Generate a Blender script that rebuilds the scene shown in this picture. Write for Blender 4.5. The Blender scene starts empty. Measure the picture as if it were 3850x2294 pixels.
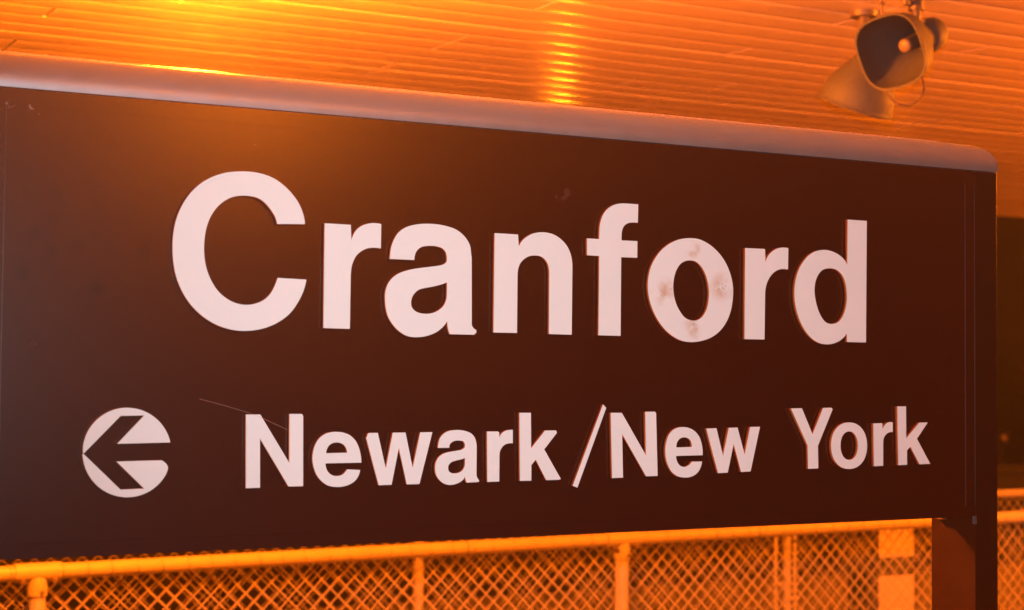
import bpy, bmesh, math, random
from mathutils import Vector, Matrix

# ------------------------------------------------------------------ camera, world, exposure
SC = bpy.context.scene
COL = SC.collection
EYE = 1.6                                   # camera height above the platform (metres)

cam_data = bpy.data.cameras.new("camera")
cam = bpy.data.objects.new("camera", cam_data)
COL.objects.link(cam)
cam_data.sensor_fit = 'HORIZONTAL'
cam_data.sensor_width = 36.0
cam_data.lens = 58.25
cam_data.clip_start = 0.05
cam_data.clip_end = 1500
cam_data.dof.use_dof = True
cam_data.dof.focus_distance = 2.75
cam_data.dof.aperture_fstop = 6.0
YAW, PITCH, ROLL = math.radians(28.1713), math.radians(2.3195), math.radians(0.4914)
fwd = Vector((math.sin(YAW) * math.cos(PITCH), math.cos(YAW) * math.cos(PITCH), math.sin(PITCH)))
rt0 = Vector((math.cos(YAW), -math.sin(YAW), 0))
up0 = rt0.cross(fwd)
rt = rt0 * math.cos(ROLL) + up0 * math.sin(ROLL)
up = up0 * math.cos(ROLL) - rt0 * math.sin(ROLL)
rot = Matrix((rt, up, -fwd)).transposed()
cam.matrix_world = Matrix.Translation((0, 0, EYE)) @ rot.to_4x4()
SC.camera = cam

world = bpy.data.worlds.new("World")
SC.world = world
world.use_nodes = True
bg = world.node_tree.nodes["Background"]
bg.inputs[0].default_value = (0.008, 0.0014, 0.0002, 1)     # night sky with the town's sodium glow
bg.inputs[1].default_value = 1.0

SC.view_settings.view_transform = 'Standard'
SC.view_settings.look = 'None'
SC.view_settings.exposure = 0
SC.view_settings.gamma = 1
SC.view_settings.use_curve_mapping = False
SC.render.engine = 'CYCLES'
SC.cycles.use_denoising = True
SC.cycles.max_bounces = 8
SC.cycles.diffuse_bounces = 4
SC.cycles.caustics_reflective = False
SC.cycles.caustics_refractive = False

SODIUM = (1.0, 0.185, 0.006)                # high pressure sodium
# lamps: (x, y, z of the globe, radiant intensity)
LAMPS = [(1.29, 4.12, 2.646, 104), (6.3, 3.0, 2.64, 115), (1.9, -0.9, 2.64, 4.4), (12.2, 7.4, 2.64, 120)]
FAR_LAMPS = [(9.1, 16.0, 2.55, 20), (23.0, 27.5, 4.2, 18)]
FLASH_POWER = 215

# the camera's own flash, fired at the sign
fl = bpy.data.lights.new("camera_flash", 'SPOT')
fl.energy = FLASH_POWER
fl.color = (0.97, 0.97, 1.0)
fl.spot_size = math.radians(74)
fl.spot_blend = 1.0
fl.shadow_soft_size = 0.015
flo = bpy.data.objects.new("camera_flash", fl)
COL.objects.link(flo)
flo.location = (0.02, 0.03, EYE + 0.09)
flo.rotation_euler = (Vector((1.68, 2.3, 1.84)) - Vector(flo.location)).to_track_quat('-Z', 'Y').to_euler()
flo.scale = (1.0, 0.86, 1.0)                # the zoomed flash head throws a wide, shallow beam

# ------------------------------------------------------------------ helpers
def tag(o, label=None, cat=None, group=None, kind=None):
    if label: o['label'] = label
    if cat: o['category'] = cat
    if group: o['group'] = group
    if kind: o['kind'] = kind
    return o

def empty(name, loc=(0, 0, 0), rz=0):
    o = bpy.data.objects.new(name, None)
    o.empty_display_size = 0.1
    COL.objects.link(o)
    o.location = loc
    o.rotation_euler = (0, 0, rz)
    return o

def link_mesh(name, me, parent=None, loc=None):
    o = bpy.data.objects.new(name, me)
    COL.objects.link(o)
    if parent: o.parent = parent
    if loc: o.location = loc
    return o

def from_data(name, V, F, mat, parent=None, smooth=False, loc=None, angle=None):
    me = bpy.data.meshes.new(name)
    me.from_pydata([tuple(v) for v in V], [], F)
    if smooth: me.polygons.foreach_set('use_smooth', [True] * len(me.polygons))
    me.materials.append(mat)
    me.update()
    if smooth and angle: me.set_sharp_from_angle(angle=math.radians(angle))
    return link_mesh(name, me, parent, loc)

class MB:
    """collects simple solids, builds one mesh"""
    def __init__(s): s.V = []; s.F = []
    def box(s, x0, x1, y0, y1, z0, z1):
        b = len(s.V)
        s.V += [(x, y, z) for x in (x0, x1) for y in (y0, y1) for z in (z0, z1)]
        s.F += [[b + i for i in f] for f in ((0, 1, 3, 2), (4, 6, 7, 5), (0, 4, 5, 1), (2, 3, 7, 6), (0, 2, 6, 4), (1, 5, 7, 3))]
        return s
    def tube(s, p0, p1, r0, r1=None, n=16, caps=True):
        r1 = r0 if r1 is None else r1
        p0, p1 = Vector(p0), Vector(p1)
        d = (p1 - p0).normalized()
        a = d.orthogonal().normalized(); c = d.cross(a)
        b = len(s.V)
        for p, r in ((p0, r0), (p1, r1)):
            for i in range(n):
                t = 2 * math.pi * i / n
                s.V.append(tuple(p + a * r * math.cos(t) + c * r * math.sin(t)))
        for i in range(n):
            j = (i + 1) % n
            s.F.append([b + i, b + j, b + n + j, b + n + i])
        if caps:
            s.F.append([b + i for i in range(n)][::-1]); s.F.append([b + n + i for i in range(n)])
        return s
    def path(s, pts, r, n=6):
        pts = [Vector(p) for p in pts]
        ref = Vector((0.13, 0.31, 0.94)); b = len(s.V)
        for k, p in enumerate(pts):
            d = (pts[min(k + 1, len(pts) - 1)] - pts[max(k - 1, 0)]).normalized()
            a = d.cross(ref).normalized(); c = d.cross(a)
            for i in range(n):
                t = 2 * math.pi * i / n
                s.V.append(tuple(p + a * r * math.cos(t) + c * r * math.sin(t)))
        for k in range(len(pts) - 1):
            for i in range(n):
                j = (i + 1) % n
                s.F.append([b + k * n + i, b + k * n + j, b + (k + 1) * n + j, b + (k + 1) * n + i])
        return s
    def loft(s, rings, close_start=False, close_end=False):
        b = len(s.V); n = len(rings[0])
        for r in rings: s.V += [tuple(p) for p in r]
        for k in range(len(rings) - 1):
            for i in range(n):
                j = (i + 1) % n
                s.F.append([b + k * n + i, b + k * n + j, b + (k + 1) * n + j, b + (k + 1) * n + i])
        if close_start: s.F.append([b + i for i in range(n)][::-1])
        if close_end: s.F.append([b + (len(rings) - 1) * n + i for i in range(n)])
        return s
    def build(s, name, mat, parent=None, smooth=False, angle=35, bevel=0, loc=None):
        o = from_data(name, s.V, s.F, mat, parent, False, loc)
        bm = bmesh.new(); bm.from_mesh(o.data)
        bmesh.ops.recalc_face_normals(bm, faces=bm.faces)
        if bevel:
            ed = [e for e in bm.edges if len(e.link_faces) == 2 and e.calc_face_angle(0) > 0.6]
            bmesh.ops.bevel(bm, geom=ed, offset=bevel, segments=2, affect='EDGES', profile=0.5)
        bm.to_mesh(o.data); bm.free()
        if smooth:
            o.data.polygons.foreach_set('use_smooth', [True] * len(o.data.polygons))
            o.data.set_sharp_from_angle(angle=math.radians(angle))
        return o

def material(name, base, rough=0.5, metal=0.0, spec=0.5, noise=0.0, nscale=20.0, bump=0.0, bscale=200.0, rvar=0.0, emit=None, estr=0.0):
    m = bpy.data.materials.new(name)
    m.use_nodes = True
    nt = m.node_tree; N = nt.nodes; L = nt.links
    p = N['Principled BSDF']
    p.inputs['Base Color'].default_value = (*base, 1)
    p.inputs['Roughness'].default_value = rough
    p.inputs['Metallic'].default_value = metal
    p.inputs['Specular IOR Level'].default_value = spec
    tc = N.new('ShaderNodeTexCoord')
    if noise or rvar:
        nz = N.new('ShaderNodeTexNoise'); nz.inputs['Scale'].default_value = nscale
        nz.inputs['Detail'].default_value = 6; nz.inputs['Roughness'].default_value = 0.65
        L.new(tc.outputs['Object'], nz.inputs['Vector'])
    if noise:
        mx = N.new('ShaderNodeMix'); mx.data_type = 'RGBA'
        mx.inputs[6].default_value = (*[c * (1 - noise) for c in base], 1)
        mx.inputs[7].default_value = (*[min(1, c * (1 + noise)) for c in base], 1)
        L.new(nz.outputs['Fac'], mx.inputs[0]); L.new(mx.outputs[2], p.inputs['Base Color'])
    if rvar:
        mr = N.new('ShaderNodeMapRange')
        mr.inputs['From Min'].default_value = 0.3; mr.inputs['From Max'].default_value = 0.7
        mr.inputs['To Min'].default_value = max(0.02, rough - rvar); mr.inputs['To Max'].default_value = min(1, rough + rvar)
        L.new(nz.outputs['Fac'], mr.inputs['Value']); L.new(mr.outputs[0], p.inputs['Roughness'])
    if bump:
        nb = N.new('ShaderNodeTexNoise'); nb.inputs['Scale'].default_value = bscale
        nb.inputs['Detail'].default_value = 4
        L.new(tc.outputs['Object'], nb.inputs['Vector'])
        bp = N.new('ShaderNodeBump'); bp.inputs['Strength'].default_value = bump
        bp.inputs['Distance'].default_value = 0.002
        L.new(nb.outputs['Fac'], bp.inputs['Height']); L.new(bp.outputs[0], p.inputs['Normal'])
    if emit:
        p.inputs['Emission Color'].default_value = (*emit, 1)
        p.inputs['Emission Strength'].default_value = estr
    return m

def spots(m, pts, col, size, soft=0.5, nscale=90, thr=0.5):
    """adds stains of colour col near the given object-space (x, z) points; returns nothing"""
    nt = m.node_tree; N = nt.nodes; L = nt.links
    p = N['Principled BSDF']
    tc = N.new('ShaderNodeTexCoord'); sx = N.new('ShaderNodeSeparateXYZ')
    L.new(tc.outputs['Object'], sx.inputs[0])
    nz = N.new('ShaderNodeTexNoise'); nz.inputs['Scale'].default_value = nscale; nz.inputs['Detail'].default_value = 5
    L.new(tc.outputs['Object'], nz.inputs['Vector'])
    acc = None
    for (x, z, r) in pts:
        cmb = N.new('ShaderNodeCombineXYZ'); L.new(sx.outputs['X'], cmb.inputs[0]); L.new(sx.outputs['Z'], cmb.inputs[2])
        dn = N.new('ShaderNodeVectorMath'); dn.operation = 'DISTANCE'
        L.new(cmb.outputs[0], dn.inputs[0]); dn.inputs[1].default_value = (x, 0, z)
        mr = N.new('ShaderNodeMapRange'); mr.inputs['From Min'].default_value = r * size; mr.inputs['From Max'].default_value = r * size * soft * 0.3
        L.new(dn.outputs['Value'], mr.inputs['Value'])
        if acc is None: acc = mr.outputs[0]
        else:
            ad = N.new('ShaderNodeMath'); ad.operation = 'MAXIMUM'
            L.new(acc, ad.inputs[0]); L.new(mr.outputs[0], ad.inputs[1]); acc = ad.outputs[0]
    ml = N.new('ShaderNodeMath'); ml.operation = 'MULTIPLY'
    th = N.new('ShaderNodeMapRange'); th.inputs['From Min'].default_value = thr - 0.08; th.inputs['From Max'].default_value = thr + 0.12
    L.new(nz.outputs['Fac'], th.inputs['Value'])
    L.new(acc, ml.inputs[0]); L.new(th.outputs[0], ml.inputs[1])
    mx = N.new('ShaderNodeMix'); mx.data_type = 'RGBA'
    L.new(ml.outputs[0], mx.inputs[0])
    src = p.inputs['Base Color']
    if src.is_linked: L.new(src.links[0].from_socket, mx.inputs[6])
    else: mx.inputs[6].default_value = src.default_value
    mx.inputs[7].default_value = (*col, 1)
    L.new(mx.outputs[2], p.inputs['Base Color'])

# ------------------------------------------------------------------ materials
M = {}
M['brown'] = material('sign_brown', (0.036, 0.0064, 0.0029), 0.27, spec=0.8)
M['frame'] = material('frame_brown', (0.022, 0.0045, 0.0024), 0.36, spec=0.6, noise=0.08, nscale=14, rvar=0.05)
M['cap'] = material('cap_grey', (0.375, 0.40, 0.44), 0.43, metal=0.8, spec=0.6, noise=0.05, nscale=30, rvar=0.05, bump=0.03, bscale=900)
M['highlight'] = material('painted_edge_highlight', (0.050, 0.022, 0.018), 0.4, metal=0.1, noise=0.5, nscale=14)
M['trim'] = material('bright_trim', (0.62, 0.56, 0.5), 0.25, metal=0.6, noise=0.05, nscale=60, rvar=0.06)
M['letter'] = material('letter_white', (0.74, 0.80, 0.81), 0.55, spec=0.3, noise=0.02, nscale=12, bump=0.02, bscale=500)
M['letter_edge'] = material('letter_edge_orange_glow', (0.50, 0.105, 0.018), 0.6, spec=0.3, noise=0.15, nscale=40)  # orange ambient glow on the letter rims, put into the side colour
M['galv'] = material('painted_pipe', (0.33, 0.27, 0.15), 0.50, spec=0.4, noise=0.10, nscale=25, rvar=0.08, bump=0.05, bscale=300)
M['wire'] = material('fence_wire', (0.41, 0.31, 0.14), 0.50, spec=0.4, noise=0.18, nscale=15)
M['bolt'] = material('bolt_dark', (0.13, 0.09, 0.06), 0.55, noise=0.2, nscale=80)
M['slat'] = material('ceiling_paint', (0.80, 0.66, 0.46), 0.23, spec=0.5, noise=0.03, nscale=1.5)
M['slat_back'] = material('ceiling_backing', (0.20, 0.15, 0.095), 0.7, noise=0.1, nscale=5)
M['concrete'] = material('platform_concrete', (0.21, 0.17, 0.125), 0.85, spec=0.2, noise=0.35, nscale=2.6, bump=0.35, bscale=60)
M['ballast'] = material('track_ballast', (0.16, 0.13, 0.10), 0.95, spec=0.1, noise=0.5, nscale=18, bump=0.8, bscale=30)
M['soil'] = material('dark_ground', (0.10, 0.08, 0.05), 0.95, spec=0.1, noise=0.4, nscale=0.8, bump=0.5, bscale=8)
M['wall'] = material('retaining_concrete', (0.06, 0.05, 0.04), 0.9, spec=0.2, noise=0.25, nscale=1.5, bump=0.3, bscale=40)
M['column'] = material('column_paint', (0.06, 0.06, 0.028), 0.7, spec=0.3, noise=0.12, nscale=8, bump=0.1, bscale=60)
M['plate'] = material('column_plate', (0.62, 0.50, 0.33), 0.6, spec=0.3, noise=0.2, nscale=22, bump=0.12, bscale=80)
M['horn'] = material('horn_grey', (0.056, 0.056, 0.062), 0.65, spec=0.4, noise=0.10, nscale=12, rvar=0.06, bump=0.04, bscale=400)
M['horn_core'] = material('horn_core', (0.17, 0.12, 0.08), 0.5, noise=0.08, nscale=60)
M['dark_metal'] = material('dark_bracket', (0.10, 0.07, 0.055), 0.5, noise=0.25, nscale=50)
M['cable'] = material('cable_rubber', (0.09, 0.06, 0.045), 0.6, noise=0.15, nscale=90)
M['lamp_metal'] = material('lamp_housing', (0.28, 0.26, 0.24), 0.5, metal=0.3, noise=0.1, nscale=30)

# ------------------------------------------------------------------ setting: ground, platform, tracks
def sheet(name, x0, x1, y0, y1, z, mat, thick=None):
    if thick:
        o = MB().box(x0, x1, y0, y1, z - thick, z).build(name, mat, bevel=0.02)
    else:
        o = from_data(name, [(x0, y0, z), (x1, y0, z), (x1, y1, z), (x0, y1, z)], [[0, 1, 2, 3]], mat)
    return tag(o, kind='structure')

sheet('ground', -150, 210, -150, 250, -1.35, M['soil'])
sheet('platform', -30, 45, -7, 10.55, 0.0, M['concrete'], thick=1.33)
sheet('track_bed', -60, 90, 10.6, 14.6, -1.25, M['ballast'])

rw = tag(empty('retaining_wall', (0, 15.0, -1.34)), 'long low concrete retaining wall in the dark beyond the fence', 'wall')
for i in range(22):
    x0 = -22 + i * 3.0
    MB().box(x0 + 0.008, x0 + 2.992, 0, 0.25, 0, 1.75).build('wall_panel', M['wall'], rw, bevel=0.015)
MB().box(-22.1, 44.1, -0.04, 0.32, 1.752, 1.86).build('coping', M['wall'], rw, bevel=0.015)

# ------------------------------------------------------------------ canopy
random.seed(4)
CEIL = EYE + 1.2
EDGE = 9.17
can = tag(empty('station_canopy', (2.6, 9.1, 0)), 'station canopy whose glossy slatted metal ceiling glows orange above the brown sign', 'canopy')
def cl(x, y, z): return (x - 2.6, y - 9.1, z)
MOD = 0.157
def slat_mesh(length):
    r = 0.0016; d = 0.006; w = MOD - 0.0034
    prof = [(0, d)]
    for k in range(5):
        a = math.pi / 2 * k / 4
        prof.append((r - r * math.cos(a), r - r * math.sin(a)))
    for k in range(1, 4):                        # a very slight belly across the flat
        prof.append((r + (w - 2 * r) * k / 4, -0.0006 * math.sin(math.pi * k / 4)))
    for k in range(5):
        a = math.pi / 2 * k / 4
        prof.append((w - r + r * math.sin(a), r - r * math.cos(a)))
    prof.append((w, d))
    V = [(0, y, z) for y, z in prof] + [(length, y, z) for y, z in prof]
    n = len(prof)
    F = [[i, i + n, i + n + 1, i + 1] for i in range(n - 1)]
    F += [list(range(n)), list(range(2 * n - 1, n - 1, -1))]
    me = bpy.data.meshes.new('ceiling_slat')
    me.from_pydata(V, [], F); me.materials.append(M['slat'])
    bm = bmesh.new(); bm.from_mesh(me); bmesh.ops.recalc_face_normals(bm, faces=bm.faces); bm.to_mesh(me); bm.free()
    me.polygons.foreach_set('use_smooth', [True] * len(me.polygons))
    me.set_sharp_from_angle(angle=math.radians(50))
    return me
JP = 2.78
SL = slat_mesh(JP - 0.010)
# joints fall at x = 2.63 + k*2.78 on these rows, half a length further on the others
rows = []
y = 4.614 - 11 * MOD
k = -11
while y < EDGE - 0.05:
    rows.append((k, y)); k += 1; y = 4.614 + k * MOD
on_joint = {0, 4, 5, 9, 13, 14, 18, 22, 23, 27, -4, -5, -9}
for k, y in rows:
    off = 2.63 if k in on_joint else 2.63 + JP * random.choice((0.5, 0.36, 0.62))
    if k == 8: off = 5.41
    x = off - JP * 3
    zj = random.uniform(-0.0001, 0.0001); tilt = random.uniform(-0.0042, 0.0042)
    xmin, xmax = (-1.4, 9.5) if y > 3.6 else (-0.5, 4.5)
    while x < 13:
        if x + JP > xmin and x < xmax:
            o = link_mesh('ceiling_slat', SL, can, cl(x, y, CEIL + zj))
            o.rotation_euler = (tilt, 0, 0)
        x += JP
# the rest of the ceiling, over the photographer and far along the platform
rest = MB()
def rest_slat(x0, x1, y):
    r = 0.002; w = MOD - 0.0034
    b = len(rest.V); pr = [(0, 0.006), (0, r), (r, 0), (w - r, 0), (w, r), (w, 0.006)]
    rest.V += [cl(xx, y + a, CEIL + zz) for xx in (x0, x1) for a, zz in pr]
    rest.F += [[b + i, b + i + 6, b + i + 7, b + i + 1] for i in range(5)]
k = -12
while True:
    y = 4.614 + k * MOD
    if y < -5: break
    rest_slat(-14, 24, y); k -= 1
for k, y in rows:
    lo, hi = (-1.4, 9.5) if y > 3.6 else (-0.5, 4.5)
    off = -14.0
    rest_slat(-14, lo - JP, y); rest_slat(hi + JP, 24, y)
tag(rest.build('ceiling_slats', M['slat'], can), kind='stuff')
MB().box(*[v for p in ((-14 - 2.6, 24 - 2.6), (-5 - 9.1, EDGE - 9.1 - 0.004), (CEIL + 0.0072, CEIL + 0.05)) for v in p]).build('backing', M['slat_back'], can)
MB().box(-14 - 2.6, 24 - 2.6, EDGE - 9.1, EDGE - 9.1 + 0.03, CEIL - 0.004, CEIL + 0.34).build('fascia', M['frame'], can, bevel=0.004)
# square column under the canopy, plates on its platform-side face
colm = MB().box(*[v for p in ((6.005 - 2.6, 6.251 - 2.6), (7.0 - 9.1, 7.25 - 9.1), (0, CEIL - 0.003)) for v in p]).build('column', M['column'], can, bevel=0.006)
for z0, z1 in ((0.02, 0.513), (0.613, 2.3)):
    MB().box(6.007 - 2.6, 6.249 - 2.6, 7.0 - 9.1 - 0.012, 7.0 - 9.1 - 0.001, z0, z1).build('cover_plate', M['plate'], colm, bevel=0.003)

# ------------------------------------------------------------------ lamps
def globe_mat(intensity, r):
    rad = intensity / (math.pi * r * r)
    return material('lamp_globe_lit', (0.8, 0.6, 0.3), 0.4, emit=SODIUM, estr=rad)
def lamp(x, y, z, inten, label, ceiling=True):
    t = tag(empty('canopy_lamp', (x, y, z)), label, 'lamp', 'lamps under the canopy')
    r = 0.075
    rings = []
    for i in range(9):
        a = -math.pi / 2 + math.pi * 0.9 * i / 8 + 0.02
        rings.append([(r * math.cos(a) * math.cos(b * math.pi / 8), r * math.cos(a) * math.sin(b * math.pi / 8), r * math.sin(a)) for b in range(16)])
    MB().loft(rings, True, True).build('globe', globe_mat(inten, r), t, smooth=True, angle=80)
    h = MB(); h.tube((0, 0, 0.071), (0, 0, 0.10), 0.034, 0.03); h.tube((0, 0, 0.10), (0, 0, CEIL - z - 0.012), 0.011); h.tube((0, 0, CEIL - z - 0.012), (0, 0, CEIL - z), 0.05)
    h.build('stem', M['lamp_metal'], t, smooth=True)
    return t
LL = ['sodium canopy lamp above the left half of the sign, its glow spilling over the ceiling',
      'sodium canopy lamp past the right end of the sign, over the fence',
      'added sodium lamp behind the photographer, its sheen on the sign standing in for lens flare',  # added lamp, placed so its sheen on the face imitates lens flare
      'added unseen sodium lamp right of the column, brightening the far ceiling']  # added out-of-view lamp that brightens the far right of the ceiling
for (x, y, z, I), lb in zip(LAMPS, LL): lamp(x, y, z, I, lb)

for (x, y, z, I), lb in zip(FAR_LAMPS, ('lamp post beside the tracks hidden behind the sign', 'added taller lamp post far beyond the tracks, lifting the black ground')):  # the taller post is added only to lift the black ground
    fp = tag(empty('lamp_post', (x, y, -1.25)), lb, 'lamp post', 'lamp posts beyond the platform')
    pm = MB(); pm.tube((0, 0.0, 0), (0, 0.0, 0.25), 0.09, 0.06); pm.tube((0, 0, 0.25), (0, 0, z + 1.25 - 0.1), 0.045, 0.035)
    pm.build('pole', M['lamp_metal'], fp, smooth=True)
    rings = [[(0.1 * math.cos(a) * math.cos(b * math.pi / 8), 0.1 * math.cos(a) * math.sin(b * math.pi / 8), z + 1.25 + 0.1 * math.sin(a)) for b in range(16)] for a in [-1.5 + 3.0 * i / 8 for i in range(9)]]
    MB().loft(rings, True, True).build('globe', globe_mat(I, 0.1), fp, smooth=True, angle=80)

# ------------------------------------------------------------------ station sign
SX, SY = 1.30, 2.30
sign = tag(empty('station_sign', (SX, SY, 0)), 'large brown station sign reading Cranford with a left arrow for Newark/New York', 'station sign')
def E(z): return z + EYE
L0, L1_, R0, R1 = 0.3715 - SX, 0.4265 - SX, 2.2045 - SX, 2.2600 - SX        # posts (left, right)
ZB, ZT = E(-0.2585), E(0.3815)
DEP = 0.105
# posts down to the platform
for a, b in ((L0, L1_), (R0, R1)):
    MB().box(a, b, 0, DEP + 0.011, 0, ZT - 0.001).build('post', M['frame'], sign, bevel=0.0006)
# core box and front panel with its frame strips
MB().box(L1_ + 0.0008, R0 - 0.0008, 0.004, DEP - 0.014, ZB + 0.001, ZT - 0.001).build('core', M['frame'], sign)
FX0, FX1, FZ0, FZ1 = 0.4495 - SX, 2.1805 - SX, E(-0.2385), E(0.3575)
MB().box(FX0, FX1, -0.0005, 0.0035, FZ0, FZ1).build('sign_face', M['brown'], sign)
g = 0.0002
for nm, bx in (('frame_stile', (L1_ + g, FX0 - g, FZ0, FZ1)), ('frame_stile', (FX1 + g, R0 - g, FZ0, FZ1)),
               ('frame_rail', (L1_ + g, R0 - g, ZB, FZ0 - g)), ('frame_rail', (L1_ + g, R0 - g, FZ1 + g, ZT - 0.001))):
    MB().box(bx[0], bx[1], -0.0006, 0.0035, bx[2], bx[3]).build(nm, M['brown'], sign)
# added strips in the face joints, a paler line for edges catching flash
for x_ in (FX0 - 0.0002, FX1 + 0.0002, R0 - 0.0004):
    MB().box(x_ - 0.0006, x_ + 0.0006, -0.0014, 0.003, FZ0, FZ1).build('edge_highlight', M['highlight'], sign)
# rounded grey cap
H = 0.0555; D = 0.050; RC = 0.047
prof = [(0.003, 0.0)]
A0 = math.radians(12)
for i in range(18):                              # rolled nose: the lowest strip turns slightly under
    a = -A0 + (math.pi / 2 + A0) * i / 17
    prof.append((D * (math.cos(A0) - math.cos(a)) - 0.0004, 0.0008 + (H - 0.0008) * (math.sin(a) + math.sin(A0)) / (1 + math.sin(A0))))
BK = DEP + 0.011
prof.append((BK - 0.004, H)); prof.append((BK, H - 0.004)); prof.append((BK, 0.0))
def inset(h):
    q = max(0.0, h - (H - RC))
    return RC - math.sqrt(max(0, RC * RC - q * q))
X0, X1 = 0.3695 - SX, 2.2622 - SX
NX = 24
rings = []
for i in range(NX + 1):
    u = i / NX
    rings.append([(X0 + inset(h) + (X1 - X0 - 2 * inset(h)) * u, y, ZT + h) for y, h in prof])
cb = MB(); cb.loft(rings)
n = len(prof)
for base in (0, NX * n):
    # end walls: front curve to back
    idx = [base + i for i in range(n)]
    ext = len(cb.V)
    cb.V += [(cb.V[i][0], BK, cb.V[i][2]) for i in idx]
    for i in range(n - 4):
        cb.F.append([idx[i], idx[i + 1], ext + i + 1, ext + i])
cap = cb.build('cap', M['cap'], sign, smooth=True, angle=50)
tb = MB(); tb.tube((X0 + 0.05, BK - 0.008, ZT + H + 0.0065), (X1 - 0.055, BK - 0.008, ZT + H + 0.0065), 0.0072, n=20)
tb.build('edge_trim', M['trim'], sign, smooth=True)
# small cast clip at the bottom right corner of the face, and its foot screw
cm = MB(); cm.box(R0 - 0.009, R0 + 0.001, -0.004, -0.0008, ZB - 0.014, ZB + 0.001); cm.build('corner_clip', M['horn'], sign, bevel=0.0015)
bt = MB(); bt.box(R0 - 0.012, R0 - 0.001, 0.072, 0.098, ZB - 0.0115, ZB - 0.0015); bt.build('corner_bracket', M['trim'], sign, bevel=0.002)

def outline(spec):
    P = []
    for tk in spec.split():
        f = 'n'
        if tk[-1] in 'cs': f = tk[-1]; tk = tk[:-1]
        a, b = tk.split(',')
        P.append((Vector((int(a) / 10000.0, int(b) / 10000.0)), f))
    n = len(P); out = []
    def tan(i, side):
        p, f = P[i]; a = P[i - 1][0]; b = P[(i + 1) % n][0]
        da, db = (p - a), (b - p)
        if f == 'n':
            la, lb = da.length, db.length
            return (da / la * lb + db / lb * la) / (la + lb)
        if f == 's':
            prev_line = P[i - 1][1] in 'cs'
            return (da if prev_line else db).normalized()
        return None
    for i in range(n):
        p, f = P[i]; q, h = P[(i + 1) % n]
        out.append(p)
        if f in 'cs' and h in 'cs': continue
        L = (q - p).length
        t0 = tan(i, 1); t1 = tan((i + 1) % n, 0)
        if t0 is None and t1 is not None: t0 = (2 * (q - p) / L - t1).normalized()
        if t1 is None and t0 is not None: t1 = (2 * (q - p) / L - t0).normalized()
        for k in range(1, 5):
            u = k / 5
            h00 = 2 * u**3 - 3 * u**2 + 1; h10 = u**3 - 2 * u**2 + u; h01 = -2 * u**3 + 3 * u**2; h11 = u**3 - u**2
            out.append(p * h00 + t0 * L * h10 + q * h01 + t1 * L * h11)
    return out

def flat_solid(name, loops, depth, parent):
    cu = bpy.data.curves.new(name, 'CURVE')
    cu.dimensions = '2D'; cu.fill_mode = 'BOTH'; cu.extrude = depth / 2
    for lp in loops:
        sp = cu.splines.new('POLY'); sp.points.add(len(lp) - 1)
        for q, v in zip(sp.points, lp): q.co = (v.x, v.y, 0, 1)
        sp.use_cyclic_u = True
    tmp = bpy.data.objects.new('tmp', cu); COL.objects.link(tmp)
    dg = bpy.context.evaluated_depsgraph_get(); dg.update()
    me = bpy.data.meshes.new_from_object(tmp.evaluated_get(dg))
    bpy.data.objects.remove(tmp); bpy.data.curves.remove(cu)
    me.name = name
    me.transform(Matrix.Rotation(math.pi / 2, 4, 'X'))
    me.transform(Matrix.Translation((0, -0.0006 - depth / 2, EYE)))
    bm = bmesh.new(); bm.from_mesh(me)
    bmesh.ops.remove_doubles(bm, verts=bm.verts, dist=1e-6)
    bmesh.ops.recalc_face_normals(bm, faces=bm.faces)
    bm.to_mesh(me); bm.free()
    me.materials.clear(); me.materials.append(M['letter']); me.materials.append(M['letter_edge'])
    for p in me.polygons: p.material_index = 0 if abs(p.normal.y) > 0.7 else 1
    return link_mesh(name, me, parent)

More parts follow.
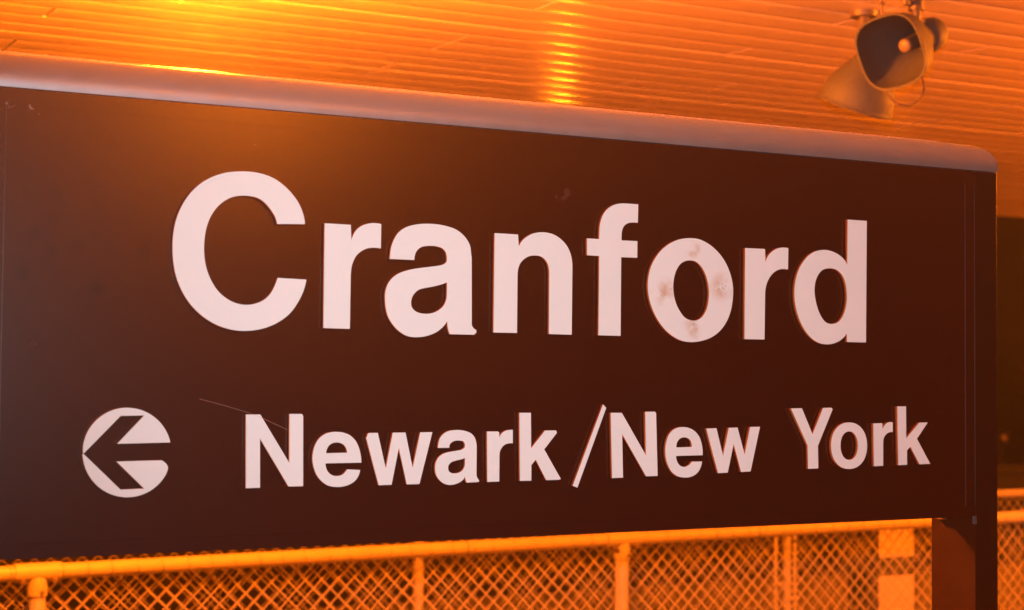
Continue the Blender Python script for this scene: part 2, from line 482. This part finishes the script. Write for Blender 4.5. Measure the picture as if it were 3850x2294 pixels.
GLYPHS = [
    ('C', ['-4199,2153c -4220,2264 -4281,2418 -4381,2560 -4520,2691 -4696,2800 -4908,2860 -5099,2873 -5232,2866 -5420,2836 -5606,2770 -5790,2659 -5953,2496 -6069,2310 -6148,2101 -6184,1885 -6188,1689 -6170,1494 -6125,1300 -6039,1106 -5927,940 -5777,792 -5590,671 -5384,594 -5177,562 -4987,570 -4778,616 -4587,702 -4414,834 -4290,1003 -4205,1181 -4166,1336c -4612,1346c -4644,1259 -4709,1129 -4823,1016 -4955,958 -5088,939 -5240,959 -5391,1027 -5524,1140 -5628,1299 -5696,1476 -5727,1673 -5725,1852 -5696,2034 -5643,2181 -5561,2311 -5451,2417 -5320,2488 -5189,2517 -5075,2520 -4941,2500 -4825,2434 -4727,2329 -4658,2222 -4632,2134c']),
    ('r', ['-3891,2182c -3473,2180c -3460,1946c -3429,2032 -3369,2119 -3279,2180 -3177,2214 -3075,2225 -2978,2214c -2979,1846c -3080,1853 -3192,1839 -3294,1793 -3374,1724 -3424,1637 -3453,1542 -3462,1448 -3464,1354s -3467,623c -3889,628c']),
    ('a', ['-2831,1694c -2825,1755 -2810,1869 -2767,1985 -2688,2103 -2573,2183 -2412,2235 -2231,2257 -2049,2258 -1865,2234 -1717,2191 -1605,2122 -1520,2034 -1472,1944 -1456,1844 -1444,1728s -1433,743s -1425,710 -1399,674 -1352,648c -1353,598c -1378,594c -1381,574c -1809,575c -1838,652 -1854,776c -1921,691 -2030,607 -2175,547 -2355,519 -2517,532 -2661,603 -2778,715 -2850,827 -2887,956 -2901,1085 -2896,1199 -2865,1297 -2795,1397 -2689,1474 -2565,1523 -2404,1562 -2223,1590 -2078,1612 -1968,1632 -1904,1660 -1875,1694 -1874,1760 -1888,1826 -1934,1882 -2026,1916 -2136,1923 -2227,1916 -2317,1891 -2380,1839 -2412,1772 -2421,1694c', '-1864,1371c -1965,1335 -2111,1297 -2256,1268 -2346,1240 -2417,1181 -2459,1106 -2469,1040 -2460,983 -2414,927 -2323,888 -2215,879 -2106,893 -2006,937 -1924,1005 -1880,1089 -1866,1181s']),
    ('n', ['-1047,2170c -631,2167c -615,1978c -572,2051 -485,2131 -369,2191 -253,2219 -116,2222 22,2194 141,2134 251,2036 322,1918 355,1799 364,1678s 360,606c -60,610c -61,1594s -72,1670 -102,1746 -161,1809 -240,1844 -327,1848 -424,1833 -521,1781 -588,1711 -622,1624 -634,1522s -635,615c -1052,615c']),
    ('f', ['1605,2769c 1600,2463c 1489,2463 1398,2443 1331,2394 1297,2319 1287,2223s 1287,2161c 1593,2163c 1592,1889c 1282,1887c 1280,604c 859,606c 865,1889c 635,1893c 633,2164c 862,2163c 866,2298s 883,2433 926,2549 1015,2659 1126,2727 1261,2763 1373,2769s']),
    ('o', ['2624,2259 2789,2253 2980,2192 3148,2091 3293,1958 3402,1803 3476,1627 3513,1429 3501,1230 3454,1030 3358,849 3226,708 3059,606 2868,548 2656,525 2468,547 2304,613 2141,726 2002,878 1897,1050 1827,1241 1801,1414 1814,1589 1858,1745 1949,1904 2076,2045 2226,2149 2412,2226', '2637,1888 2744,1873 2851,1802 2934,1687 2995,1531 3019,1374 3008,1216 2961,1057 2878,947 2772,890 2654,889 2536,929 2442,1025 2359,1159 2312,1314 2300,1450 2317,1587 2368,1725 2449,1826 2543,1873']),
    ('r', ['3761,2143c 4176,2144c 4189,1913c 4236,2016 4323,2100 4448,2166 4574,2186 4675,2178c 4668,1810c 4549,1814 4449,1792 4349,1734 4274,1654 4217,1552 4188,1450 4181,1349s 4171,594c 3752,593c']),
    ('d', ['5978,2741c 6411,2740c 6392,579c 5963,580c 5960,735c 5860,634 5704,560 5522,532 5367,548 5212,613 5058,743 4943,904 4862,1085 4816,1287 4810,1469 4840,1653 4903,1819 5005,1965 5133,2083 5287,2155 5468,2183 5624,2165 5781,2110 5899,2031 5970,1941c', '5624,1866 5755,1833 5860,1750 5925,1628 5957,1464 5960,1319 5926,1152 5860,1016 5756,921 5625,890 5495,916 5392,1016 5314,1157 5263,1320 5244,1462 5262,1606 5326,1742 5417,1827 5520,1858']),
    ('disc_up', ['-7398,-1162c -7394,-1034 -7375,-958 -7347,-885 -7309,-816 -7262,-754 -7207,-697 -7146,-649 -7078,-609 -7005,-577 -6929,-556 -6849,-544 -6769,-543 -6688,-552 -6609,-571 -6533,-601 -6460,-639 -6393,-687 -6332,-743 -6279,-806 -6234,-875 -6199,-949 -6175,-1032c -6930,-1042c -6553,-650c -6886,-655c -7388,-1168c']),
    ('disc_low', ['-7406,-1175c -7386,-1292 -7364,-1363 -7334,-1431 -7296,-1495 -7251,-1555 -7199,-1610 -7142,-1658 -7079,-1699 -7011,-1733 -6941,-1759 -6867,-1776 -6793,-1785 -6718,-1784 -6644,-1775 -6572,-1757 -6502,-1731 -6437,-1696 -6376,-1653 -6321,-1604 -6273,-1547 -6232,-1486 -6200,-1388c -6218,-1343 -6260,-1302 -6297,-1281c -6933,-1287c -6535,-1672c -6870,-1677c -7390,-1175c']),
    ('N', ['-5066,-644c -4849,-645c -4393,-1354c -4401,-639c -4208,-640c -4188,-670c -4174,-1696c -4401,-1695c -4848,-990c -4837,-1703c -5051,-1704c']),
    ('e', ['-3256,-1369c -3829,-1369c -3821,-1420 -3791,-1488 -3740,-1535 -3675,-1558 -3617,-1558 -3553,-1539 -3510,-1500 -3481,-1464c -3272,-1478c -3290,-1545 -3341,-1625 -3427,-1683 -3528,-1714 -3651,-1721 -3774,-1699 -3875,-1639 -3955,-1551 -4006,-1443 -4032,-1323 -4027,-1210 -3997,-1104 -3941,-1011 -3856,-945 -3756,-913 -3648,-907 -3539,-922 -3437,-966 -3363,-1031 -3311,-1113 -3280,-1201 -3260,-1303', '-3821,-1220c -3810,-1166 -3775,-1107 -3718,-1073 -3660,-1064 -3595,-1072 -3537,-1103 -3500,-1158 -3484,-1218c']),
    ('w', ['-3137,-928c -2994,-928c -2856,-1466c -2748,-928c -2538,-927c -2412,-1465c -2291,-927c -2088,-926c -2297,-1711c -2508,-1710c -2645,-1156c -2758,-1710c -2970,-1712c -3183,-996c -3162,-973c -3162,-952c']),
    ('a', ['-1991,-1167c -1982,-1096 -1959,-1023 -1902,-958 -1821,-915 -1714,-899 -1615,-899 -1516,-917 -1433,-948 -1374,-1000 -1340,-1075 -1327,-1164s -1326,-1594s -1314,-1631 -1280,-1676c -1281,-1703c -1494,-1708c -1511,-1671 -1523,-1612c -1566,-1670 -1639,-1712 -1738,-1735 -1820,-1733 -1902,-1702 -1976,-1638 -2021,-1564 -2036,-1476 -2023,-1389 -1988,-1323 -1923,-1270 -1842,-1241 -1744,-1225 -1645,-1211 -1563,-1190 -1533,-1161 -1534,-1109 -1556,-1075 -1614,-1061 -1696,-1062 -1753,-1082 -1789,-1117 -1798,-1169c', '-1526,-1327c -1594,-1349 -1693,-1368 -1766,-1393 -1807,-1437 -1814,-1484 -1801,-1525 -1756,-1555 -1690,-1561 -1625,-1551 -1567,-1515 -1535,-1464 -1526,-1398s']),
    ('r', ['-1149,-925c -960,-926c -936,-941c -930,-1025c -895,-961 -828,-919 -760,-905 -695,-903c -693,-1114c -775,-1116 -842,-1138 -885,-1178 -918,-1237 -927,-1304s -927,-1704c -1136,-1707c']),
    ('k', ['-579,-637c -374,-638c -364,-1197c -116,-920c 85,-919c 101,-958c -128,-1217c 179,-1690c 139,-1702c -87,-1703c -279,-1375c -358,-1461c -356,-1705c -561,-1704c']),
    ('slash', ['954,-507c 1015,-564c 485,-1835c 399,-1802c']),
    ('N', ['1101,-645c 1311,-645c 1782,-1342c 1763,-631c 1948,-628c 1974,-650c 2010,-1682c 1786,-1683c 1321,-987c 1342,-1695c 1134,-1698c']),
    ('e', ['2903,-1357c 2373,-1361c 2386,-1436 2422,-1497 2481,-1535 2550,-1544 2611,-1525 2660,-1492 2689,-1460c 2891,-1461c 2869,-1546 2820,-1627 2746,-1682 2648,-1715 2526,-1720 2404,-1695 2294,-1626 2221,-1524 2172,-1392 2159,-1261 2178,-1130 2230,-1009 2315,-929 2424,-892 2534,-886 2644,-908 2743,-957 2830,-1046 2880,-1159 2900,-1261', '2377,-1221c 2389,-1143 2437,-1082 2523,-1057 2596,-1066 2658,-1111 2682,-1177 2685,-1217c']),
    ('w', ['2975,-915c 3180,-910c 3317,-1376c 3433,-906c 3613,-903c 3762,-1361c 3875,-895c 4081,-893c 3886,-1647c 3687,-1651c 3535,-1178c 3414,-1658c 3215,-1662c']),
    ('Y', ['4737,-584c 4973,-580c 5205,-1033c 5436,-577c 5617,-573c 5647,-599c 5324,-1232c 5332,-1624c 5108,-1628c 5099,-1223c']),
    ('o', ['6417,-1246 6398,-1383 6344,-1495 6258,-1580 6147,-1632 6012,-1648 5878,-1627 5768,-1570 5684,-1483 5631,-1371 5612,-1235 5630,-1099 5683,-989 5767,-904 5877,-850 6012,-833 6147,-852 6258,-908 6344,-995 6398,-1108', '6209,-1242 6195,-1344 6155,-1422 6094,-1473 6015,-1489 5936,-1470 5875,-1418 5835,-1339 5822,-1237 5835,-1135 5875,-1057 5936,-1007 6015,-990 6094,-1008 6155,-1060 6195,-1139']),
    ('r', ['6559,-854c 6764,-851c 6772,-962c 6815,-893 6885,-845 6956,-832 7004,-839c 7004,-1012c 6928,-1014 6857,-1046 6806,-1104 6784,-1187s 6783,-1607c 6573,-1611c']),
    ('k', ['7110,-555c 7313,-553c 7317,-1127c 7623,-848c 7823,-845c 7568,-1137c 7880,-1592c 7627,-1596c 7412,-1276c 7334,-1347c 7337,-1600c 7131,-1602c']),
]
DIRTY = None
for i, (ch, loops) in enumerate(GLYPHS):
    th = 0.008
    if ch.startswith('disc'):
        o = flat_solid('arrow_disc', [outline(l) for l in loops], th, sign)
        o['label'] = 'upper half of the white disc around the left arrow' if ch == 'disc_up' else 'lower half of the white disc with a chipped corner'
    else:
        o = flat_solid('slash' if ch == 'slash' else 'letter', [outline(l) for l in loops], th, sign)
        if i == 5: DIRTY = o
        row = 'large' if i < 8 else 'small'
        o['label'] = 'thin white slash between Newark and New York' if ch == 'slash' else '%s white letter %s' % (row, ch) + (' with dirty smudges' if i == 5 else '')
# the stained o
md = M['letter'].copy(); md.name = 'letter_white_stained'
spots(md, [(0.2116, 1.735, 0.024), (0.3291, 1.7456, 0.026), (0.2709, 1.6783, 0.022), (0.2702, 1.8071, 0.016)], (0.58, 0.43, 0.32), 1.15, nscale=42, thr=0.50)
spots(md, [(0.2116, 1.735, 0.024), (0.3291, 1.7456, 0.026), (0.2709, 1.6783, 0.022), (0.2702, 1.8071, 0.016)], (0.22, 0.12, 0.08), 0.85, nscale=260, thr=0.64)
DIRTY.data.materials[0] = md
# rain blotches on the left of the face, a pale rub mark above the n
spots(M['brown'], [(-0.7493, 1.8855, 0.007), (-0.7885, 1.8732, 0.0086), (-0.7375, 1.8605, 0.0102), (-0.7254, 1.8239, 0.0078000000000000005), (-0.7817, 1.8095, 0.0094), (-0.7221, 1.804, 0.007), (-0.8089, 1.7838, 0.0086), (-0.6875, 1.8029, 0.0102), (-0.8154, 1.8331, 0.0078000000000000005), (-0.7851, 1.8405, 0.0094), (-0.6734, 1.8297, 0.007), (-0.6662, 1.9173, 0.0086), (-0.5522, 1.9316, 0.0102), (-0.6337, 1.9197, 0.0078000000000000005), (-0.5336, 1.9258, 0.0094), (-0.4742, 1.9344, 0.007), (-0.7069, 1.9144, 0.0086), (-0.8243, 1.7287, 0.0102), (-0.6578, 1.7753, 0.0078000000000000005), (-0.6575, 1.7608, 0.0094), (-0.7275, 1.7837, 0.007), (-0.7891, 1.761, 0.0086), (-0.7499, 1.7684, 0.0102), (-0.6508, 1.7146, 0.0078000000000000005), (-0.7204, 1.7124, 0.0094)], (0.007, 0.0012, 0.0008), 1.15, soft=1.2, nscale=75, thr=0.42)
spots(M['brown'], [(0.0234, 1.8814, 0.02)], (0.12, 0.045, 0.035), 1.0, soft=0.6, nscale=80, thr=0.55)
spots(M['brown'], [(-0.8087, 1.6338, 0.0045), (-0.7229, 1.8482, 0.0025), (-0.847, 1.9575, 0.007), (-0.8179, 1.956, 0.006), (-0.8039, 1.947, 0.004), (-0.6726, 1.946, 0.002), (-0.4962, 1.9285, 0.002), (0.1255, 1.6988, 0.002), (0.8228, 1.5358, 0.002)], (0.42, 0.33, 0.30), 1.0, soft=1.5, nscale=190, thr=0.60)
# a strand of cobweb hanging across the face, and a scratch
M['web'] = material('web_thread', (0.55, 0.42, 0.40), 0.6, noise=0.1)
MB().path([(-0.5765, -0.0088, 1.5583), (-0.5399, -0.0088, 1.5488), (-0.5039, -0.0088, 1.5386), (-0.4775, -0.0088, 1.5284), (-0.4392, -0.0088, 1.5113)], 0.00015, 5).build('cobweb_thread', M['web'], sign)

# ------------------------------------------------------------------ fences
def chain_link(x0, x1, y0, zt, zb, p, r, slope=0.0, xr=0.0):
    """woven wire: every wire zigzags over one pitch and hooks into its neighbours"""
    V, F = [], []
    p = p * 0.5; n = int(round((x1 - x0) / p)); v = p
    m = int((zt - zb) / v)
    for i in range(n):
        pts = []
        ph = i % 2
        for k in range(m + 1):
            rgt = (k + ph) % 2
            x = x0 + (i + rgt) * p + (0.0008 if rgt else -0.0008)
            z = zt - k * v + slope * (x - xr)
            j = random.uniform(-0.0006, 0.0006)
            yy = y0 + (0.0022 if rgt else -0.0022)
            pts.append((x + j, yy, z + random.uniform(-0.0008, 0.0008)))
        b = len(V)
        for k, q in enumerate(pts):
            rgt = (k + ph) % 2
            sx = r * 1.15
            V += [(q[0] - sx, q[1], q[2]), (q[0], q[1] - r, q[2]), (q[0] + sx, q[1], q[2]), (q[0], q[1] + r, q[2])]
        for k in range(len(pts) - 1):
            for c in range(4):
                d = (c + 1) % 4
                F.append([b + k * 4 + c, b + k * 4 + d, b + k * 4 + 4 + d, b + k * 4 + 4 + c])
    return V, F

random.seed(11)
# near fence: 52 mm pipe rail, just under a metre high -----------------
FY = 5.6
XR = 3.501
f1 = tag(empty('chain_link_fence', (XR, FY, 0)), 'nearer chain link fence with a thick pipe top rail, just behind the sign', 'fence')
def rz(x): return EYE - 0.6566 + 0.0082 * (x - XR)          # the rail rises a little to the right
RR = 0.0263
rl = MB()
xs = [-2.0 + 0.45 * i for i in range(26)]
rl.path([(x - XR, 0, rz(x)) for x in xs], RR, 20)
rl.build('top_rail', M['galv'], f1, smooth=True)
for i, px in enumerate((-1.05, 1.226, 3.502, 5.725, 8.01)):
    pm = MB(); pm.tube((px - XR, 0, 0), (px - XR, 0, rz(px) - 0.077), 0.0277, n=20)
    po = pm.build('post', M['galv'], f1, smooth=True)
    fm = MB()
    fm.tube((px - XR - 0.075, 0, rz(px - 0.075)), (px - XR + 0.075, 0, rz(px + 0.075)), RR + 0.0053, n=24)
    zc = rz(px)
    ringz = [(0.0, 0.025), (-0.0225, 0.031), (-0.045, 0.0334), (-0.076, 0.0334)]
    fm.loft([[(px - XR + rr * math.cos(2 * math.pi * k / 20), rr * math.sin(2 * math.pi * k / 20), zc + dz) for k in range(20)] for dz, rr in ringz], False, True)
    fm.build('tee_fitting', M['galv'], po, smooth=True)
    for dx, p0, p1, br in ((-0.0515, (-0.021, -0.0235), (-0.038, -0.028), 0.0084), (0.0515, (-0.021, -0.0235), (-0.038, -0.028), 0.0084), (0.010, (-0.029, -0.062), (-0.039, -0.062), 0.0074)):
        MB().tube((px - XR + dx, p0[0], zc + p0[1]), (px - XR + dx, p1[0], zc + p1[1]), br, n=8).build('bolt', M['bolt'], po, smooth=True)
V, F = chain_link(-1.9 - XR, 9.0 - XR, 0.035, EYE - 0.680, 0.04, 0.0638, 0.0032, 0.0082, 0.0)
tag(from_data('wire_mesh', V, F, M['wire'], f1, smooth=True), kind='stuff')
tw = MB()
x = -1.8
while x < 9.0:
    zc = rz(x); px = x - XR
    pts = []
    for k in range(13):
        a = 2 * math.pi * k / 12
        pts.append((px + 0.016 * (k / 12 - 0.5), (RR + 0.0016) * math.cos(a), zc + (RR + 0.0016) * math.sin(a)))
    tw.path(pts, 0.0020, 5)
    x += 0.0846 + random.uniform(-0.006, 0.006)
tag(tw.build('tie_wires', M['galv'], f1, smooth=True, angle=60), kind='stuff')
for sx_ in (4.156, 2.808):
    cp_ = MB(); cp_.tube((sx_ - XR, 0, rz(sx_)), (sx_ - XR + 0.004, 0, rz(sx_)), RR + 0.0012, n=20)
    cp_.build('rail_sleeve', M['bolt'], f1, smooth=True)

# far fence -----------------------------------------------------
GY = 6.78
XQ = 3.167
f2 = tag(empty('chain_link_fence', (XQ, GY, 0)), 'farther chain link fence with a thinner top rail, seen through the nearer fence', 'fence')
rz2 = EYE - 0.644
tr = MB(); tr.tube((-2.2 - XQ, 0, rz2), (11.0 - XQ, 0, rz2), 0.023, n=16); tr.build('top_rail', M['galv'], f2, smooth=True)
for px in (-1.03, 1.076, 3.167, 7.305, 9.45):
    q = MB(); q.tube((px - XQ, 0, 0), (px - XQ, 0, rz2 - 0.016), 0.0244, n=16)
    po = q.build('post', M['galv'], f2, smooth=True)
    c = MB(); c.tube((px - XQ, 0, rz2 - 0.111), (px - XQ, 0, rz2 - 0.030), 0.028, n=16); c.build('post_cap', M['galv'], po, smooth=True)
gx = 5.223
gp = MB(); gp.tube((gx - XQ, 0, 0), (gx - XQ, 0, rz2 - 0.016), 0.0222, n=16)
gpo = gp.build('terminal_post', M['galv'], f2, smooth=True)
for bx in (gx - 0.063, gx + 0.056):
    MB().box(bx - XQ - 0.0103, bx - XQ + 0.0103, 0.005, 0.011, 0.05, rz2 - 0.04).build('tension_bar', M['galv'], gpo)
for zz, sd in ((0.545, -1), (0.468, 1), (0.23, -1), (0.156, 1)):
    bnd = MB(); bnd.tube((gx - XQ, 0, zz - 0.011), (gx - XQ, 0, zz + 0.011), 0.0255, n=14)
    bnd.box(*sorted((gx - XQ + sd * 0.018, gx - XQ + sd * 0.080)), -0.005, 0.0028, zz - 0.009, zz + 0.009)
    bnd.build('tension_band', M['galv'], gpo, smooth=True)
for a, b in ((-2.1, gx - 0.068), (gx + 0.063, 10.9)):
    V, F = chain_link(a - XQ, b - XQ, 0.008, rz2 + 0.010, 0.04, 0.0638, 0.0021)
    tag(from_data('wire_mesh', V, F, M['wire'], f2, smooth=True), kind='stuff')

# ------------------------------------------------------------------ horn loudspeakers
def superring(c, ax, ux, vx, r, p, n=40, rot=0.0):
    o = []
    for i in range(n):
        a = 2 * math.pi * i / n + rot
        ca, sa = math.cos(a), math.sin(a)
        k = (abs(ca) ** p + abs(sa) ** p) ** (-1.0 / p)
        x_, y_ = r * k * ca, r * k * sa
        cr, sr = math.cos(-rot * 0), math.sin(0)
        o.append(c + ux * x_ + vx * y_)
    return o
def horn(root, throat, mouth, upv, rmouth, rdrv, drv_len, pm=3.0):
    """throat, mouth are local points on the axis; builds bell, core and driver under root"""
    throat, mouth = Vector(throat), Vector(mouth)
    ax = (mouth - throat); L = ax.length; ax.normalize()
    vx = (Vector(upv) - ax * Vector(upv).dot(ax)).normalized(); ux = vx.cross(ax).normalized()
    out, inn = [], []
    N = 16
    for i in range(N + 1):
        u = i / N
        q = min(1.0, u / 0.84); q = q * q * (3 - 2 * q); r = 0.038 + (rmouth - 0.038) * (0.8 * q + 0.2 * u)
        p = 2.0 + (pm - 2.0) * u
        out.append(superring(throat + ax * L * u, ax, ux, vx, r, p))
        inn.append(superring(throat + ax * (L * u), ax, ux, vx, r - 0.003, p))
    lip = [superring(mouth + ax * 0.003, ax, ux, vx, rmouth + 0.004, pm), superring(mouth + ax * 0.007, ax, ux, vx, rmouth + 0.003, pm), superring(mouth + ax * 0.006, ax, ux, vx, rmouth - 0.003, pm)]
    b = MB(); b.loft(out + lip + inn[::-1][:-1], True, True)
    b.build('bell', M['horn'], root, smooth=True, angle=60)
    core = MB()
    c0 = throat + ax * L * 0.06; c1 = throat + ax * L * 0.62
    core.loft([superring(c0, ax, ux, vx, 0.026, 2), superring(c0.lerp(c1, 0.9), ax, ux, vx, 0.0215, 2)], True, False)
    co = core.build('inner_tube', M['horn'], root, smooth=True)
    tip = MB(); tip.loft([superring(c0.lerp(c1, 0.9), ax, ux, vx, 0.0215, 2), superring(c0.lerp(c1, 0.97), ax, ux, vx, 0.021, 2), superring(c1, ax, ux, vx, 0.016, 2), superring(c1 + ax * 0.003, ax, ux, vx, 0.006, 2)], False, True)
    tip.build('tube_tip', M['horn_core'], co, smooth=True, angle=60)
    d = MB(); R = []
    for u, k in ((0.30, 0.55), (0.16, 0.62), (0.08, 0.86), (-0.05, 0.97), (-0.35, 1.0), (-0.62, 0.94), (-0.82, 0.78), (-0.95, 0.5), (-1.0, 0.18)):
        R.append(superring(throat + ax * drv_len * u, ax, ux, vx, rdrv * k, 2))
    d.loft(R, True, True)
    d.build('driver', M['horn'], root, smooth=True, angle=60)

# horn 1: faces the camera side, on a swivel pipe
h1 = tag(empty('horn_speaker', (3.52, 3.972, CEIL)), 'grey horn loudspeaker with its rounded square mouth turned to the viewer, cable loop below', 'loudspeaker', 'horn loudspeakers under the canopy')
O1 = Vector((3.52, 3.972, CEIL))
def l1(x, y, z): return Vector((x, y, z + EYE)) - O1
mouth1 = l1(3.434, 3.941, 1.001); throat1 = l1(3.628, 4.003, 1.078)
horn(h1, throat1, mouth1, (-0.18, 0.10, 1.0), 0.112, 0.057, 0.085, 3.0)
bk = MB()
px, py = 3.5634, 3.972
bk.tube(l1(px, py, 1.2), l1(px, py, 1.192), 0.04, n=16)
bk.tube(l1(px, py, 1.192), l1(px, py, 1.125), 0.016, n=12)
bk.tube(l1(px, py, 1.182), l1(px, py, 1.150), 0.026, n=8)
bk.tube(l1(px, py, 1.163), l1(px - 0.05, py - 0.01, 1.168), 0.007, n=8)
bk.tube(l1(px - 0.05, py - 0.01, 1.161), l1(px - 0.05, py - 0.01, 1.178), 0.011, n=8)
bk.tube(l1(px, py, 1.130), l1(px + 0.004, py, 1.112), 0.018, 0.012, n=12)
bk.tube(l1(px - 0.004, py, 1.122), l1(3.622, 3.997, 1.122), 0.012, n=10)
bk.build('swivel_bracket', M['dark_metal'], h1, smooth=True)
rd = MB(); rd.tube(l1(3.432, 3.98, 1.2), l1(3.431, 3.978, 1.122), 0.0035, n=8); rd.tube(l1(3.424, 3.98, 1.16), l1(3.438, 3.98, 1.16), 0.006, n=8)
rd.build('hanger_rod', M['dark_metal'], h1, smooth=True)
cbp = [(3.60, 4.03, 1.03), (3.607, 4.00, 0.97), (3.605, 3.985, 0.925), (3.598, 3.975, 0.892), (3.575, 3.972, 0.866), (3.545, 3.972, 0.850), (3.515, 3.975, 0.846), (3.488, 3.985, 0.857), (3.468, 4.0, 0.882), (3.455, 4.03, 0.915), (3.46, 4.08, 0.955)]
def smooth_pts(P, k=5):
    P = [Vector(p) for p in P]; o = []
    for i in range(len(P) - 1):
        a, b, c, d = P[max(i - 1, 0)], P[i], P[i + 1], P[min(i + 2, len(P) - 1)]
        for j in range(k):
            u = j / k
            o.append(0.5 * ((2 * b) + (c - a) * u + (2 * a - 5 * b + 4 * c - d) * u * u + (3 * b - a - 3 * c + d) * u ** 3))
    return o + [P[-1]]
MB().path([l1(*p) for p in smooth_pts(cbp)], 0.0031, 8).build('cable', M['cable'], h1, smooth=True)

# horn 2: points down and away, behind the first
h2 = tag(empty('horn_speaker', (3.58, 4.244, CEIL)), 'grey horn loudspeaker pointing down and away, hung from a round ceiling plate', 'loudspeaker', 'horn loudspeakers under the canopy')
O2 = Vector((3.58, 4.244, CEIL))
def l2(x, y, z): return Vector((x, y, z + EYE)) - O2
horn(h2, l2(3.588, 4.186, 1.076), l2(3.570, 4.270, 0.893), (0.5, 0.85, 0.3), 0.123, 0.038, 0.06, 2.25)
b2 = MB()
b2.tube(l2(3.583, 4.244, 1.2), l2(3.583, 4.244, 1.182), 0.047, 0.044, n=24)
b2.tube(l2(3.583, 4.244, 1.182), l2(3.583, 4.244, 1.150), 0.016, 0.02, n=12)
b2.tube(l2(3.583, 4.244, 1.150), l2(3.576, 4.235, 1.105), 0.022, n=12)
b2.build('ceiling_plate', M['dark_metal'], h2, smooth=True)

# ------------------------------------------------------------------ small amber signal far off in the dark
sg = tag(empty('track_signal', (29.60, 30.0, -1.35)), 'dim amber trackside signal far away in the dark right of the sign', 'signal light')
s_ = MB(); s_.tube((0, 0, 0), (0, 0, 1.25), 0.06, n=10); s_.box(-0.16, 0.16, -0.1, 0.1, 1.25, 1.65); s_.build('mast', M['dark_metal'], sg)
lens = MB(); lens.tube((0, -0.10, 1.46), (0, -0.13, 1.46), 0.075, n=14)
lens.build('lens', material('signal_amber', (0.5, 0.2, 0.02), 0.4, emit=(1, 0.16, 0.01), estr=0.22), sg)

# ------------------------------------------------------------------ added thin volume standing in for lens bloom round the lamps
hz = bpy.data.materials.new('bloom_volume'); hz.use_nodes = True
nt = hz.node_tree
for nd in list(nt.nodes):
    if nd.type != 'OUTPUT_MATERIAL': nt.nodes.remove(nd)
pv = nt.nodes.new('ShaderNodeVolumePrincipled')
pv.inputs['Color'].default_value = (0.9, 0.9, 0.9, 1)
pv.inputs['Density'].default_value = 0.0034
pv.inputs['Anisotropy'].default_value = 0.78
nt.links.new(pv.outputs[0], [n for n in nt.nodes if n.type == 'OUTPUT_MATERIAL'][0].inputs['Volume'])
hb = MB().box(-160, 220, -160, 260, -2.4, 9.0).build('bloom_haze', hz)
tag(hb, kind='stuff')
